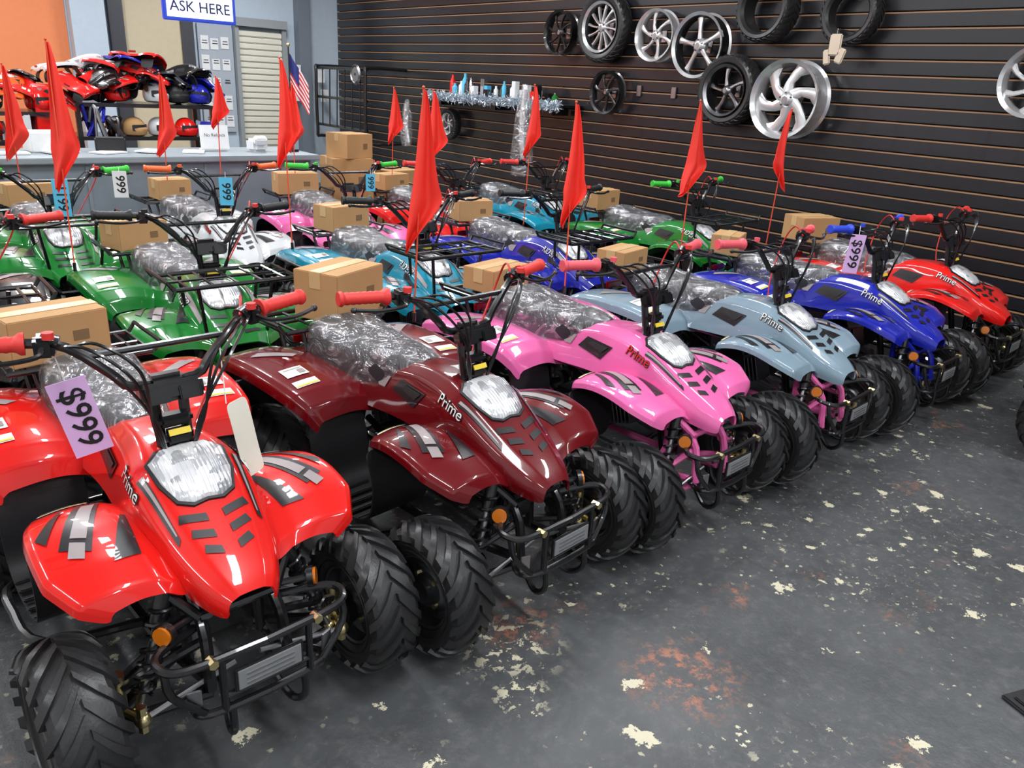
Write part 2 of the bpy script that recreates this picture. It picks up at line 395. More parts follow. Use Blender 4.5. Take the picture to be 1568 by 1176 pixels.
def make_tyre_wheel(R, w, nl, name):
    t = MB(); w2 = w/2; Rb = R-.011
    prof = [(-.62, .56), (-.80, .60), (-.97, .72), (-1.0, .83), (-.95, .92), (-.78, .972), (-.4, .995), (0, 1.), (.4, .995), (.78, .972), (.95, .92), (1.0, .83), (.97, .72), (.80, .60), (.62, .56)]
    t.lathe([(x*w2, r*Rb) for x, r in prof], 0, 40)
    for q in (.69, .77):
        for s in (1, -1): t.lathe([(s*w2*.97, Rb*(q-.01)), (s*w2*1.01, Rb*(q-.005)), (s*w2*1.01, Rb*(q+.005)), (s*w2*.97, Rb*(q+.01))], 0, 40)
    def P(s, phi, h):
        a = abs(s); sg = 1 if s >= 0 else -1
        if a <= .8: x = a*w2*.95; r = Rb*(1-.028*(a/.8)**2)
        else:
            q = (a-.8)/.35; x = w2*(.76+.245*min(1, q*1.1)); r = Rb*(.972-.15*q**1.3)
        nx = 0 if a < .6 else min(1, (a-.6)/.5)
        return V((sg*(x+h*nx), (r+h*(1-nx*.5))*math.cos(phi), (r+h*(1-nx*.5))*math.sin(phi)))
    pitch = 2*math.pi/nl
    for sd in (1, -1):
        for k in range(nl):
            p0 = k*pitch+(pitch*.5 if sd < 0 else 0); secs = []
            for a in (.02, .25, .5, .75, .92, 1.12):
                c = p0+.46*a; hw = pitch*(.17+.09*a)
                secs.append([P(sd*a, c-hw, -.003), P(sd*a, c-hw*.8, .011), P(sd*a, c+hw*.8, .011), P(sd*a, c+hw, -.003)])
            t.ring(secs, 0)
    for s in (1, -1):
        t.lathe([(s*w2*.62, Rb*.59), (s*w2*.74, Rb*.58), (s*w2*.70, Rb*.545), (s*w2*.25, Rb*.50), (s*w2*.20, Rb*.40), (s*w2*.40, Rb*.30), (s*w2*.42, Rb*.20), (s*w2*.75, Rb*.18), (s*w2*.8, Rb*.10), (s*w2*.8, 0.001)], 1, 32)
        for k in range(4):
            a = k*math.pi/2+.4; t.cyl((s*w2*.35, Rb*.28*math.cos(a), Rb*.28*math.sin(a)), (s*w2*.52, Rb*.28*math.cos(a), Rb*.28*math.sin(a)), .008, 2, 6)
        for k in range(3):
            a = k*2*math.pi/3; t.cyl((s*w2*.27, Rb*.40*math.cos(a), Rb*.40*math.sin(a)), (s*w2*.33, Rb*.40*math.cos(a), Rb*.40*math.sin(a)), .016, 3, 12)
    return t.mesh(name, [M['rubber'], M['rim'], M['gold'], M['plastic']], ang=30)

def make_bar():
    h = MB()
    pts = [(.40, -.125, .935), (.26, -.16, .93), (.19, -.185, .915), (.11, -.20, .84), (.07, -.205, .805), (-.07, -.205, .805), (-.11, -.20, .84), (-.19, -.185, .915), (-.26, -.16, .93), (-.40, -.125, .935)]
    h.tube(pts, .0115, 0, 8, 3)
    h.tube([(-.165, -.19, .890), (.165, -.19, .890)], .008, 0)
    h.tube([(-.03, -.235, .64), (-.035, -.21, .80)], .013, 0, 8); h.tube([(.03, -.235, .64), (.035, -.21, .80)], .013, 0, 8)
    h.box((0, -.205, .805), (.085, .04, .04), 0, bev=.01)
    h.box((0, -.238, .790), (.145, .045, .048), 0, Matrix.Rotation(-.35, 3, 'X'), .010)
    for s in (1, -1): h.box((s*.037, -.264, .791), (.053, .010, .034), 0, Matrix.Rotation(-.35, 3, 'X'), .003)
    h.box((0, -.238, .720), (.080, .045, .03), 0, bev=.01)
    h.box((0, -.268, .698), (.050, .004, .015), 4, Matrix.Rotation(-.5, 3, 'X'))
    h.box((0, -.25, .68), (.07, .04, .04), 0, bev=.012)
    for s in (1, -1):
        a = V((s*.262, -.1595, .93)); b_ = V((s*.402, -.1245, .935))
        N = 17; ps = [a.lerp(b_, k/N) for k in range(N+1)]
        rs = [.025, .025]+[.0165 if k % 2 else .0185 for k in range(N-3)]+[.022, .020]
        h.tube(ps, rs[:N+1], 1, 12)
        h.tube([V((s*.235, -.165, .93)), V((s*.205, -.178, .92))], .024, 0, 10)
        h.box((s*.23, -.175, .925), (.04, .055, .045), 0, Matrix.Rotation(s*.25, 3, 'Z'), .008)
        h.cyl((s*.225, -.20, .945), (s*.225, -.20, .96), .012, 3 if s > 0 else 1, 10)
        h.tube([(s*.24, -.20, .925), (s*.26, -.235, .92), (s*.33, -.225, .915), (s*.40, -.195, .92)], .006, 0, 6, 4)
        h.sphere((s*.40, -.195, .92), .009, 0)
        for k in range(3):
            o = .015*k
            h.tube([(s*(.225-o), -.19, .93-o*.5), (s*(.18-o), -.25-o*.6, .915+.012*k), (s*(.11-o), -.285-o*.5, .84+o), (s*(.05+o*.3), -.275, .73), (s*.03, -.26, .64)], .0038, 0, 5, 6)
    h.tube([(.20, -.19, .93), (.23, -.13, .96), (.24, -.08, .88), (.14, -.10, .72), (.06, -.15, .62)], .0035, 2, 5, 6)
    return h.mesh('quad_handlebar', [M['blackmetal'], None, pm('red_cable', (190, 30, 25), .4), GRIP['red'], M['yellow']])

def make_seat():
    st = [(-.03, .650, .055, .59), (.04, .675, .085, .58), (.14, .665, .105, .57), (.26, .668, .125, .56), (.40, .685, .135, .57), (.48, .690, .125, .58), (.525, .655, .10, .58)]
    g = []
    for y, z, w, zb in st:
        g.append([(-w, y, zb-.02), (-w*1.02, y, (z+zb)/2), (-w*.8, y, z-.004), (0, y, z+.004), (w*.8, y, z-.004), (w*1.02, y, (z+zb)/2), (w, y, zb-.02)])
    mb = MB(); vs, fs = surf(g, 2, .006); mb.add(vs, fs, 0)
    seat = mb.mesh('quad_seat', [M['seat']])
    wb = MB(); g2 = [[(x*1.04, (y-.25)*1.04+.25, z+.006 if z > zb else z-.02) for x, _, z in r] for r, (y, zz, w, zb) in zip(g, st)]
    vs, fs = surf(g2, 4, 0)
    q = []
    for p in vs:
        n = noise.noise_vector(p*9)*.011+noise.noise_vector(V((p.x*40, p.y*14, p.z*30)))*.0035
        q.append(p+V((n.x*.5, n.y*.5, abs(n.z))))
    wb.add(q, fs, 0)
    wrap = wb.mesh('seat_wrap', [M['wrap']], recalc=False, ang=20)
    return seat, wrap

ZRK = .640
def make_racks():
    def rack(r, y0, y1, xw, z):
        r.tube([(-xw, y0, z), (xw, y0, z), (xw, y1, z), (-xw, y1, z)], .009, 0, 8, 1, True)
        for k in range(5):
            x = -xw+2*xw*(k+.5)/5; r.tube([(x, y0, z), (x, y1, z)], .006, 0, 6)
        r.tube([(-xw, (y0+y1)/2, z), (xw, (y0+y1)/2, z)], .006, 0, 6)
        for s in (1, -1): r.tube([(s*(xw+.01), y0, z), (s*(xw+.03), y0, z+.03), (s*(xw+.03), y1, z+.03), (s*(xw+.01), y1, z)], .007, 0, 6)
    r = MB(); rack(r, .50, .74, .20, ZRK)
    for s in (1, -1):
        r.tube([(s*.13, .52, ZRK), (s*.12, .50, .55)], .008, 0); r.tube([(s*.13, .70, ZRK), (s*.12, .66, .53)], .008, 0)
    rear = r.mesh('rear_rack', [M['blackmetal']])
    r = MB(); rack(r, -.56, -.30, .24, .715)
    for s in (1, -1):
        r.tube([(s*.15, -.52, .715), (s*.12, -.50, .48)], .008, 0); r.tube([(s*.16, -.34, .715), (s*.14, -.33, .53)], .008, 0)
    front = r.mesh('front_rack', [M['blackmetal']])
    return rear, front

BODY = {k: make_body(k) for k in ('sport', 'util')}
FRAME = make_frame(); WF = make_tyre_wheel(.194, .134, 19, 'front_wheel'); WR = make_tyre_wheel(.205, .170, 19, 'rear_wheel')
BAR = make_bar(); SEAT, WRAP = make_seat(); RREAR, RFRONT = make_racks()
mb = MB()
g = [[(x, -.225+.05*j/3, .682+.006*math.sin(i+j)) for i, x in enumerate((-.045, -.015, .015, .045))] for j in range(4)]
vs, fs = surf(g, 1, .001); mb.add(vs, fs, 0); LABEL = mb.mesh('paper_label', [M['paper']])
mb = MB()
g = [[(.10+.065*i/3+.03*j/5, -.30+.035*i/3-.02*j/5, .75-.20*j/5+.008*math.sin(j*1.3)) for i in range(4)] for j in range(6)]
vs, fs = surf(g, 2, .0015); mb.add(vs, fs, 0); mb.tube([(.11, -.28, .745), (.13, -.22, .88)], .0015, 1, 5)
MANUAL = mb.mesh('instruction_card', [pm('card_cream', (225, 223, 208), .6), M['paper']])

def setslot(o, i, mat):
    o.material_slots[i].link = 'OBJECT'; o.material_slots[i].material = mat

def atv(x, y, yaw, col, frame='black', grip='red', kind='sport', steer=0., wrap=True, rrack=True):
    root = bpy.data.objects.new('quad_bike', None); scene.collection.objects.link(root)
    root.location = (x, y, 0); root.rotation_euler = (0, 0, math.radians(yaw)); root.empty_display_size = .2
    o = obj('body_panels', BODY[kind][0], parent=root); setslot(o, 0, PAINT[col])
    if col in ('pink', 'white'): setslot(o, 6, PAINT['red'])
    obj('headlight', BODY[kind][1], parent=root)
    o = obj('frame', FRAME, parent=root); setslot(o, 0, M['blackmetal'] if frame == 'black' else PAINT[frame])
    for s, n in ((1, 'right'), (-1, 'left')):
        obj('front_wheel_'+n, WF, (s*.352, -.485, .194), (random.random()*6, 0, math.radians(steer)), root)
        obj('rear_wheel_'+n, WR, (s*.335, .45, .205), (random.random()*6, 0, 0), root)
    o = obj('handlebar', BAR, parent=root); setslot(o, 1, GRIP[grip])
    obj('seat', SEAT, parent=root)
    if wrap: obj('seat_wrap', WRAP, parent=root)
    if rrack: obj('rear_rack', RREAR, parent=root)
    if kind == 'util': obj('front_rack', RFRONT, parent=root)
    else: obj('paper_label', LABEL, parent=root)
    return root

ROW1 = [(.485, 2.03, 3, 'red', 'black', 'red', 'sport'), (1.35, 2.02, 6, 'darkred', 'black', 'red', 'sport'), (2.21, 2.04, 4, 'pink', 'pink', 'pink', 'sport'),
        (3.08, 2.05, 4, 'grayblue', 'pink', 'pink', 'sport'), (3.97, 2.05, 3, 'blue', 'blue', 'blue', 'sport'), (4.83, 2.05, 3, 'red', 'black', 'red', 'sport')]
ROW2 = [(.22, 3.55, 0, 'black', 'black', 'red', 'util'), (1.12, 3.52, 0, 'green', 'green', 'black', 'util'), (2.22, 3.58, 2, 'teal', 'black', 'black', 'util'),
        (3.17, 3.55, 1, 'blue', 'black', 'black', 'util'), (4.5, 3.62, 3, 'green', 'black', 'green', 'util')]
ROW3 = [(-.1, 5.0, 0, 'black', 'black', 'red', 'util'), (.85, 5.0, 0, 'green', 'black', 'green', 'util'), (1.73, 5.02, 3, 'white', 'black', 'orange', 'sport'), (2.6, 5.0, -2, 'pink', 'pink', 'green', 'sport'),
        (3.47, 5.02, 2, 'red', 'black', 'red', 'sport'), (4.35, 5.0, 0, 'teal', 'black', 'red', 'util')]
roots = [atv(*r) for r in ROW1+ROW2+ROW3]
obj('instruction_card', MANUAL, parent=roots[0])
atv(4.42, .42, 4, 'black', 'black', 'black', 'util')

# ------------------------------------------------------------------ cartons on the racks
CPRINT = pm('carton_print', (120, 92, 62), .8)
def carton(x, y, z, d, yaw):
    mb = MB(); a, b_, c = d
    mb.box((0, 0, c/2), d, 0, bev=.003)
    mb.box((0, 0, c+.0012), (a*1.0, .05, .002), 1); mb.box((a/2+.001, 0, c-.03), (.002, .05, .06), 1); mb.box((-a/2-.001, 0, c-.03), (.002, .05, .06), 1)
    mb.box((0, 0, c+.0005), (a*.99, .003, .002), 2)
    mb.box((a*.2, -b_/2-.001, c*.5), (a*.16, .002, c*.22), 3)
    obj('cardboard_box', mb.mesh('cardboard_box', [M['card'], M['card2'], M['ink'], CPRINT]), (x, y, z), (0, 0, math.radians(yaw)))
ZR = ZRK+.0095
for b_ in [(.40, 2.64, (.28, .18, .14), 10), (1.37, 2.62, (.28, .2, .18), 24), (2.16, 2.66, (.26, .17, .10), 14), (3.00, 2.68, (.25, .16, .10), 14),
           (3.90, 2.68, (.22, .16, .11), 25), (4.78, 2.68, (.28, .2, .16), -20),
           (1.06, 4.15, (.25, .18, .13), 15), (2.22, 4.2, (.27, .18, .14), 12), (3.15, 4.18, (.24, .18, .13), -12), (4.42, 4.24, (.26, .18, .14), 5),
           (.85, 5.63, (.26, .18, .13), 10), (1.7, 5.64, (.22, .18, .13), 5), (2.6, 5.63, (.30, .18, .15), -8), (3.42, 5.64, (.26, .18, .12), 12)]:
    carton(b_[0], b_[1], ZR, b_[2], b_[3])

# ------------------------------------------------------------------ safety flags
def make_flag(seed, H=.52, W=.13):
    rnd = random.Random(seed); mb = MB()
    k1 = rnd.uniform(.72, .98); k2 = rnd.uniform(.75, 1.1); kl = rnd.uniform(-.01, .02)
    ws = [(0, .0, .012), (.10, -.004, .026), (.22, -.010, .036), (.36, -.014, .048), (.50, -.020, .060), (.60, -.026, .080*k1), (.66, -.03, .098*k1), (.72, -.036, .078*k2), (.80, -.04+kl, .045*k2), (.90, -.048+kl, .002), (1., -.050+kl, -.038+kl)]
    g = []; n = 9; ph = rnd.random()*6
    for t, l, r in ws:
        row = []
        for k in range(n):
            u = k/(n-1); x = l+(r-l)*u
            row.append((x, math.sin(u*8+ph+t*2.5)*.018*(.35+t), -H*t+.015*math.sin(u*6+ph)*t))
        g.append(row)
    vs, fs = surf(g, 2, .0015); mb.add(vs, fs, 0)
    return mb
def flag(x, y, zb, zt, H, yaw, seed, lean=(0, 0)):
    mb = make_flag(seed, H); L = zt-zb
    mb.v = [(p[0], p[1], p[2]+L-.01) for p in mb.v]
    mb.cyl((0, 0, 0), (0, 0, L), .0035, 1, 6); mb.sphere((0, 0, L), .006, 1)
    mb.cyl((0, 0, 0), (0, 0, .04), .008, 2, 8)
    obj('safety_flag', mb.mesh('safety_flag', [M['flag'], M['pole'], M['blackmetal']], recalc=False), (x, y, zb), (lean[0], lean[1], math.radians(yaw)))
for i, f in enumerate([(1.69, 2.60, .57, 1.47, .60, -25), (2.57, 2.64, .57, 1.44, .54, -55), (3.44, 2.66, .57, 1.47, .46, -10), (4.26, 2.66, .57, 1.45, .44, 165),
          (1.86, 4.1, .57, 1.56, .54, -30), (.76, 4.06, .57, 1.57, .62, -10), (2.79, 4.08, .57, 1.44, .42, -30), (3.53, 4.08, .57, 1.50, .44, -60),
          (.82, 5.56, .57, 1.45, .52, -20), (1.66, 5.56, .57, 1.44, .50, -30), (2.02, 5.56, .57, 1.44, .32, -30), (2.57, 5.56, .57, 1.42, .46, -40), (3.39, 5.56, .57, 1.42, .40, -20)]):
    flag(*f, i, (random.uniform(-.03, .03), random.uniform(-.03, .03)))

# ------------------------------------------------------------------ price tags
def tag(x, y, z, w, h, txt, mat, yaw, tilt, top):
    mb = MB(); mb.box((0, 0, 0), (w, .002, h), 0)
    tv, tf = textgeo(txt, w*.9, w*.012)
    mb.add([V((p.y, -.0022, -p.x)) for p in tv], tf, 1)
    mb.tube([(0, 0, h/2-.005), (0, .01, h/2+top)], .0015, 2, 5)
    obj('price_tag', mb.mesh('price_tag', [mat, M['ink'], M['paper']], recalc=False), (x, y, z), (0, math.radians(tilt), math.radians(yaw)))
tag(.310, 1.83, .752, .080, .185, '$999', M['lilac'], -8, -12, .08)
tag(3.65, 1.80, .83, .075, .185, '$999', M['lilac'], -35, 4, .04)
tag(.86, 4.66, .82, .075, .19, '1199', M['cyan'], -20, 0, .03)
tag(1.72, 4.66, .82, .075, .16, '999', M['cyan'], -25, 0, .03)
tag(2.68, 4.66, .84, .06, .11, '999', M['cyan'], -25, 0, .03)
tag(1.15, 4.66, .88, .07, .14, '999', M['paper'], -20, 0, .02)

# ------------------------------------------------------------------ room
XR, YB, XL, YF, ZC = 5.72, 10.8, -3.5, -4.0, 3.3
fl = bpy.data.materials.new('painted_concrete'); fl.use_nodes = True
nt = fl.node_tree; bs = nt.nodes['Principled BSDF']; N = nt.nodes.new; Lk = nt.links.new
tc = N('ShaderNodeTexCoord')
def nzn(scale, detail=5, rough=.6, dist=0, loc=None):
    n = N('ShaderNodeTexNoise'); n.inputs['Scale'].default_value = scale; n.inputs['Detail'].default_value = detail; n.inputs['Roughness'].default_value = rough; n.inputs['Distortion'].default_value = dist
    if loc:
        mp = N('ShaderNodeMapping'); mp.inputs['Location'].default_value = loc; Lk(tc.outputs['Object'], mp.inputs[0]); Lk(mp.outputs[0], n.inputs['Vector'])
    else: Lk(tc.outputs['Object'], n.inputs['Vector'])
    return n
def rng(src, a, b_, lo=0., hi=1.):
    r = N('ShaderNodeMapRange'); r.inputs[1].default_value = a; r.inputs[2].default_value = b_; r.inputs[3].default_value = lo; r.inputs[4].default_value = hi
    Lk(src, r.inputs[0]); return r.outputs[0]
def mth(op, a, b_):
    m = N('ShaderNodeMath'); m.operation = op
    for i, q in enumerate((a, b_)):
        if isinstance(q, (int, float)): m.inputs[i].default_value = q
        else: Lk(q, m.inputs[i])
    return m.outputs[0]
def mixc(f, a, b_):
    m = N('ShaderNodeMix'); m.data_type = 'RGBA'; Lk(f, m.inputs[0])
    for i, q in ((6, a), (7, b_)):
        if isinstance(q, tuple): m.inputs[i].default_value = q+(1,)
        else: Lk(q, m.inputs[i])
    return m.outputs[2]
def near(x, y, r0, r1):     # 1 close to a worn spot on the floor, 0 away from it
    d = N('ShaderNodeVectorMath'); d.operation = 'DISTANCE'; Lk(tc.outputs['Object'], d.inputs[0]); d.inputs[1].default_value = (x, y, 0)
    return rng(d.outputs['Value'], r0, r1, 1., 0.)
base = mixc(rng(nzn(1.6, 6, .65).outputs['Fac'], .35, .65), lin((62, 64, 66)), lin((80, 82, 84)))
base = mixc(rng(nzn(22, 8, .75).outputs['Fac'], .50, .70, 0, .5), base, lin((106, 106, 104)))
base = mixc(rng(nzn(3.1, 8, .7, 1., (3, 1, 0)).outputs['Fac'], .55, .70, 0, .5), base, lin((46, 48, 50)))
clu = rng(nzn(1.1, 4, .6, 0, (5, 2, 0)).outputs['Fac'], .44, .60)
def chip(scale, thr, keep, loc, warp=.05):
    wz = nzn(scale*2.2, 5, .75, 0, loc); ad = N('ShaderNodeVectorMath'); ad.operation = 'MULTIPLY_ADD'
    Lk(wz.outputs['Color'], ad.inputs[0]); ad.inputs[1].default_value = (warp*6,)*3; Lk(tc.outputs['Object'], ad.inputs[2])
    vo = N('ShaderNodeTexVoronoi'); vo.inputs['Scale'].default_value = scale; Lk(ad.outputs[0], vo.inputs['Vector'])
    sp = N('ShaderNodeSeparateColor'); Lk(vo.outputs['Color'], sp.inputs[0])
    size = rng(sp.outputs[1], 0, 1, thr*.25, thr)
    a = mth('LESS_THAN', vo.outputs['Distance'], size); return mth('MULTIPLY', a, mth('LESS_THAN', sp.outputs[0], keep))
chips = mth('MAXIMUM', chip(7, .22, .45, (0, 0, 0), .026), mth('MULTIPLY', chip(17, .30, .40, (2, 2, 0), .012), clu))
chips = mth('MAXIMUM', chips, mth('MULTIPLY', chip(45, .32, .25, (7, 2, 0), .005), rng(nzn(2.3, 3, .6, 0, (1, 8, 0)).outputs['Fac'], .50, .60)))
chips = mth('MAXIMUM', chips, mth('MULTIPLY', rng(nzn(24, 5, .7, .4, (4, 4, 0)).outputs['Fac'], .55, .56), mth('MAXIMUM', near(1.22, 1.36, .06, .18), near(1.12, 1.20, .03, .10))))
fine = mth('MULTIPLY', rng(nzn(38, 6, .7, .5).outputs['Fac'], .60, .64), clu)
omask = mth('MAXIMUM', rng(nzn(1.5, 3, .6, 0, (2.1, 4.4, 0)).outputs['Fac'], .58, .70), mth('MAXIMUM', near(1.53, .98, .05, .20), mth('MULTIPLY', near(1.30, 1.42, .03, .14), .9)))
orange = mth('MULTIPLY', rng(nzn(18, 9, .8).outputs['Fac'], .50, .60), omask)
c = mixc(orange, base, lin((176, 110, 80)))
c = mixc(mth('MULTIPLY', fine, .8), c, lin((150, 142, 126)))
c = mixc(chips, c, lin((198, 192, 166)))
Lk(c, bs.inputs['Base Color'])
Lk(rng(nzn(4, 5).outputs['Fac'], .3, .7, .34, .55), bs.inputs['Roughness'])
bp = N('ShaderNodeBump'); bp.inputs['Strength'].default_value = .3; bp.inputs['Distance'].default_value = .01
Lk(nzn(18, 6, .7).outputs['Fac'], bp.inputs['Height']); Lk(bp.outputs['Normal'], bs.inputs['Normal'])

def slab(name, c, d, mat):
    mb = MB(); mb.box(c, d, 0); return obj(name, mb.mesh(name, [mat]))
slab('floor', ((XL+XR)/2, (YF+YB)/2, -.05), (XR-XL+.4, YB-YF+.4, .1), fl)
slab('ceiling', ((XL+XR)/2, (YF+YB)/2, ZC+.05), (XR-XL+.4, YB-YF+.4, .1), pm('ceiling_paint', (225, 225, 225), .9))
grayw = pm('wall_gray_blue', (178, 192, 204), .6, bump=.1, bscale=40)
orangew = pm('wall_orange', (222, 130, 82), .6, bump=.1, bscale=40)
slab('wall_left', (XL-.05, (YF+YB)/2, ZC/2), (.1, YB-YF, ZC), pm('wall_offwhite', (222, 222, 220), .6))
slab('wall_front', ((XL+XR)/2, YF-.05, ZC/2), (XR-XL, .1, ZC), pm('wall_light', (225, 228, 232), .7))
mb = MB()
mb.box(((XL+XR)/2, YB+.06, ZC/2), (XR-XL, .1, ZC), 0)
mb.box(((XL+2.3)/2, YB+.005, ZC/2), (2.3-XL, .02, ZC), 1)
mb.box(((2.3+XR)/2, YB+.005, 2.9), (XR-2.3, .02, .8), 1)
mb.box((2.5, YB-.08, 1.3), (.36, .2, 2.6), 0)
mb.box((5.15, YB-.06, 1.3), (.16, .16, 2.6), 3)
mb.box((2.82, YB-.03, 1.3), (.16, .1, 2.6), 2); mb.box((3.63, YB-.03, 1.3), (.14, .1, 2.6), 2)
mb.box((3.24, YB-.01, 1.3), (.68, .04, 2.5), 4)
obj('wall_back', mb.mesh('wall_back', [grayw, orangew, pm('dark_frame', (60, 62, 68), .4), pm('post_gray', (110, 118, 128), .5), pm('beige_panel', (192, 180, 152), .6)]))
mb = MB(); pit = .1
mb.box((XR+.08, (YF+YB)/2, ZC/2), (.1, YB-YF, ZC), 1)
k = 0
while k*pit < ZC:
    mb.box((XR+.012, (YF+YB)/2, k*pit+.041), (.036, YB-YF, .082), 0, bev=.002)
    mb.box((XR+.010, (YF+YB)/2, k*pit+.0865), (.036, YB-YF, .009), 2)
    k += 1
obj('wall_right', mb.mesh('wall_right', [pm('slat_black', (30, 30, 34), .30, coat=.15), pm('backing', (40, 34, 30), .8), pm('slat_groove_wood', (148, 112, 82), .6)]))
slab('baseboard_right', (XR-.014, (YF+YB)/2, .05), (.012, YB-YF, .1), pm('baseboard', (150, 150, 152), .5))

# roller shutter door
mb = MB()
for k in range(26): mb.box((4.56, YB-.05-.008*(k % 2), .04+.075*k), (.60, .03, .070), 0, bev=.012)
for x in (4.24, 4.88): mb.box((x, YB-.06, 1.0), (.05, .08, 2.0), 1)
mb.box((4.56, YB-.08, 2.05), (.70, .12, .10), 1)
obj('door_1', mb.mesh('door_1', [pm('shutter_cream', (216, 214, 198), .5), pm('shutter_frame', (142, 148, 150), .5)]))
mb = MB(); mb.box((3.97, YB-.02, 1.35), (.42, .02, 1.3), 0)
for i in range(3):
    for j in range(5):
        if random.random() < .9: mb.box((3.84+.13*i+random.uniform(-.01, .01), YB-.035, .85+.23*j+random.uniform(-.02, .02)), (.10, .004, random.uniform(.13, .18)), 1)
        mb.box((3.84+.13*i, YB-.039, .85+.23*j), (.07, .002, .01), 2); mb.box((3.84+.13*i, YB-.039, .88+.23*j), (.06, .002, .008), 2)
for p in ((5.0, 1.5), (5.02, 1.2), (5.35, 1.45), (5.4, 1.2)): mb.box((p[0], YB-.17, p[1]), (.12, .004, .16), 1)
obj('notice_board', mb.mesh('notice_board', [pm('board', (160, 168, 178), .7), M['paper'], M['ink']]))
mb = MB(); cx = 2.83; cy = 8.0
mb.box((cx, cy, 2.10), (.66, .05, .46), 0, bev=.008); mb.box((cx, cy-.027, 2.10), (.60, .004, .40), 1)
for txt, z in (('SALES?', 2.20), ('ASK HERE', 1.99)):
    tv, tf = textgeo(txt, .125, .001); mb.add([V((cx+p.x, cy-.032, z+p.y)) for p in tv], tf, 2)
for s in (-.28, .28): mb.cyl((cx+s, cy, 2.32), (cx+s, cy, ZC), .004, 0, 5)
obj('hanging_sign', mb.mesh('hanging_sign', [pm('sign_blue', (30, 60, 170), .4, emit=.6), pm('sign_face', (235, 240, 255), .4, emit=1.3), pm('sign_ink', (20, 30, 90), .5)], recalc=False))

# counter
mb = MB(); cm = pm('counter_panel', (132, 144, 154), .5, bump=.1, bscale=30)
mb.box((.80, 6.38, .42), (4.3, .6, .84), 0, bev=.004); mb.box((.80, 6.36, .86), (4.4, .70, .04), 1, bev=.006)
for k in range(6): mb.box((-1.1+.80*k, 6.075, .42), (.02, .012, .80), 1)
obj('sales_counter', mb.mesh('sales_counter', [cm, pm('counter_top', (136, 146, 152), .4)]))

# storage shelves with goods
SH = [M['blackmetal'], M['card'], M['plastic'], PAINT['red'], PAINT['white'], M['steel'], PAINT['black'], PAINT['orange'], PAINT['blue']]
def helmet(mb, c, r, m, yaw):
    R_ = Matrix.Rotation(yaw, 4, 'Z'); xf = Matrix.Translation(c) @ R_
    bm = bmesh.new(); bmesh.ops.create_uvsphere(bm, u_segments=20, v_segments=12, radius=r)
    for v in bm.verts:
        if v.co.z < -.55*r: v.co.z = -.55*r-(abs(v.co.z)-.55*r)*.25
        if v.co.y < -.2*r and v.co.z < .05*r: v.co.y *= 1.22
    bm.verts.index_update()
    mb.add([v.co.copy() for v in bm.verts], [[v.index for v in f.verts] for f in bm.faces], m, xf); bm.free()
    g = [[(math.sin(a)*r*1.03, -math.cos(a)*r*1.06, z*r) for a in [(-1.1+2.2*i/8) for i in range(9)]] for z in (-.18, .0, .2, .36)]
    vs, fs = surf(g, 1, .006); mb.add(vs, fs, 2, xf)
def shelving(x0, x1, y0, y1, hs, seed):
    rnd = random.Random(seed); mb = MB(); top = hs[-1]
    for x in (x0, x1):
        for y in (y0, y1): mb.box((x, y, top/2), (.035, .035, top), 0)
    for z in hs: mb.box(((x0+x1)/2, (y0+y1)/2, z), (x1-x0+.04, y1-y0+.04, .03), 0)
    for z in hs:
        x = x0+.03
        while x < x1-.10:
            w = rnd.uniform(.08, .18); h = rnd.uniform(.12, .27)
            if z == top: break
            t = rnd.random(); m = rnd.choice([1, 2, 3, 3, 4, 4, 5, 6, 7, 8])
            yy = y0+.10+rnd.uniform(-.04, .04)
            if t < .35: mb.box((x+w/2, yy, z+.015+h/2), (w*.92, .22, h), m, Matrix.Rotation(rnd.uniform(-.2, .2), 3, 'Z'), .006)
            elif t < .6: w = .20; helmet(mb, (x+w/2, yy, z+.075), .095, m, rnd.uniform(-1, 1))
            else:
                for q in range(6): mb.tube([(x+rnd.uniform(0, w), y0+rnd.uniform(-.05, .2), z+.02), (x+rnd.uniform(0, w), y0+rnd.uniform(-.05, .1), z+h), (x+rnd.uniform(0, w), y0+rnd.uniform(-.05, .2), z+h*.5)], rnd.uniform(.01, .028), rnd.choice([m, 2, 5]), 8, 5)
            x += w+.01
    obj('storage_shelf', mb.mesh('storage_shelf', SH))
shelving(1.55, 2.62, 7.3, 7.75, [.15, .55, .90, 1.16], 3)
shelving(.55, 1.42, 7.3, 7.75, [.15, .55, .86, 1.08], 8)
def pile(x, y, z, cols, seed, w, helmets):
    rnd = random.Random(seed)
    root = bpy.data.objects.new('fairing_pile', None); scene.collection.objects.link(root); root.location = (x, y, z)
    for i, c in enumerate(cols):
        sc = rnd.uniform(.36, .50)
        o = obj('fairing_panel', BODY['sport'][0], (w*(i/(len(cols)-1)-.5), rnd.uniform(-.08, .08), -.07+rnd.uniform(0, .13)), (rnd.uniform(-.3, .4), rnd.uniform(-.5, .5), rnd.uniform(0, 6)), root, (sc,)*3)
        setslot(o, 0, PAINT[c])
    mb = MB()
    for hx, m, hz in helmets: helmet(mb, (hx, -.12, hz), .10, m, rnd.uniform(-1, 1))
    obj('helmets', mb.mesh('helmets', SH), parent=root)
pile(2.08, 7.5, 1.18, ['red', 'white', 'red', 'black', 'red', 'blue', 'red', 'black', 'blue', 'black', 'blue'], 4, .90, [(-.46, 6, .07), (-.20, 3, .07), (.10, 4, .07), (.28, 2, .07), (.46, 8, .07)])
pile(1.0, 7.5, 1.10, ['orange', 'red', 'orange', 'black', 'red'], 5, .6, [(-.3, 6, .07), (.3, 3, .07)])

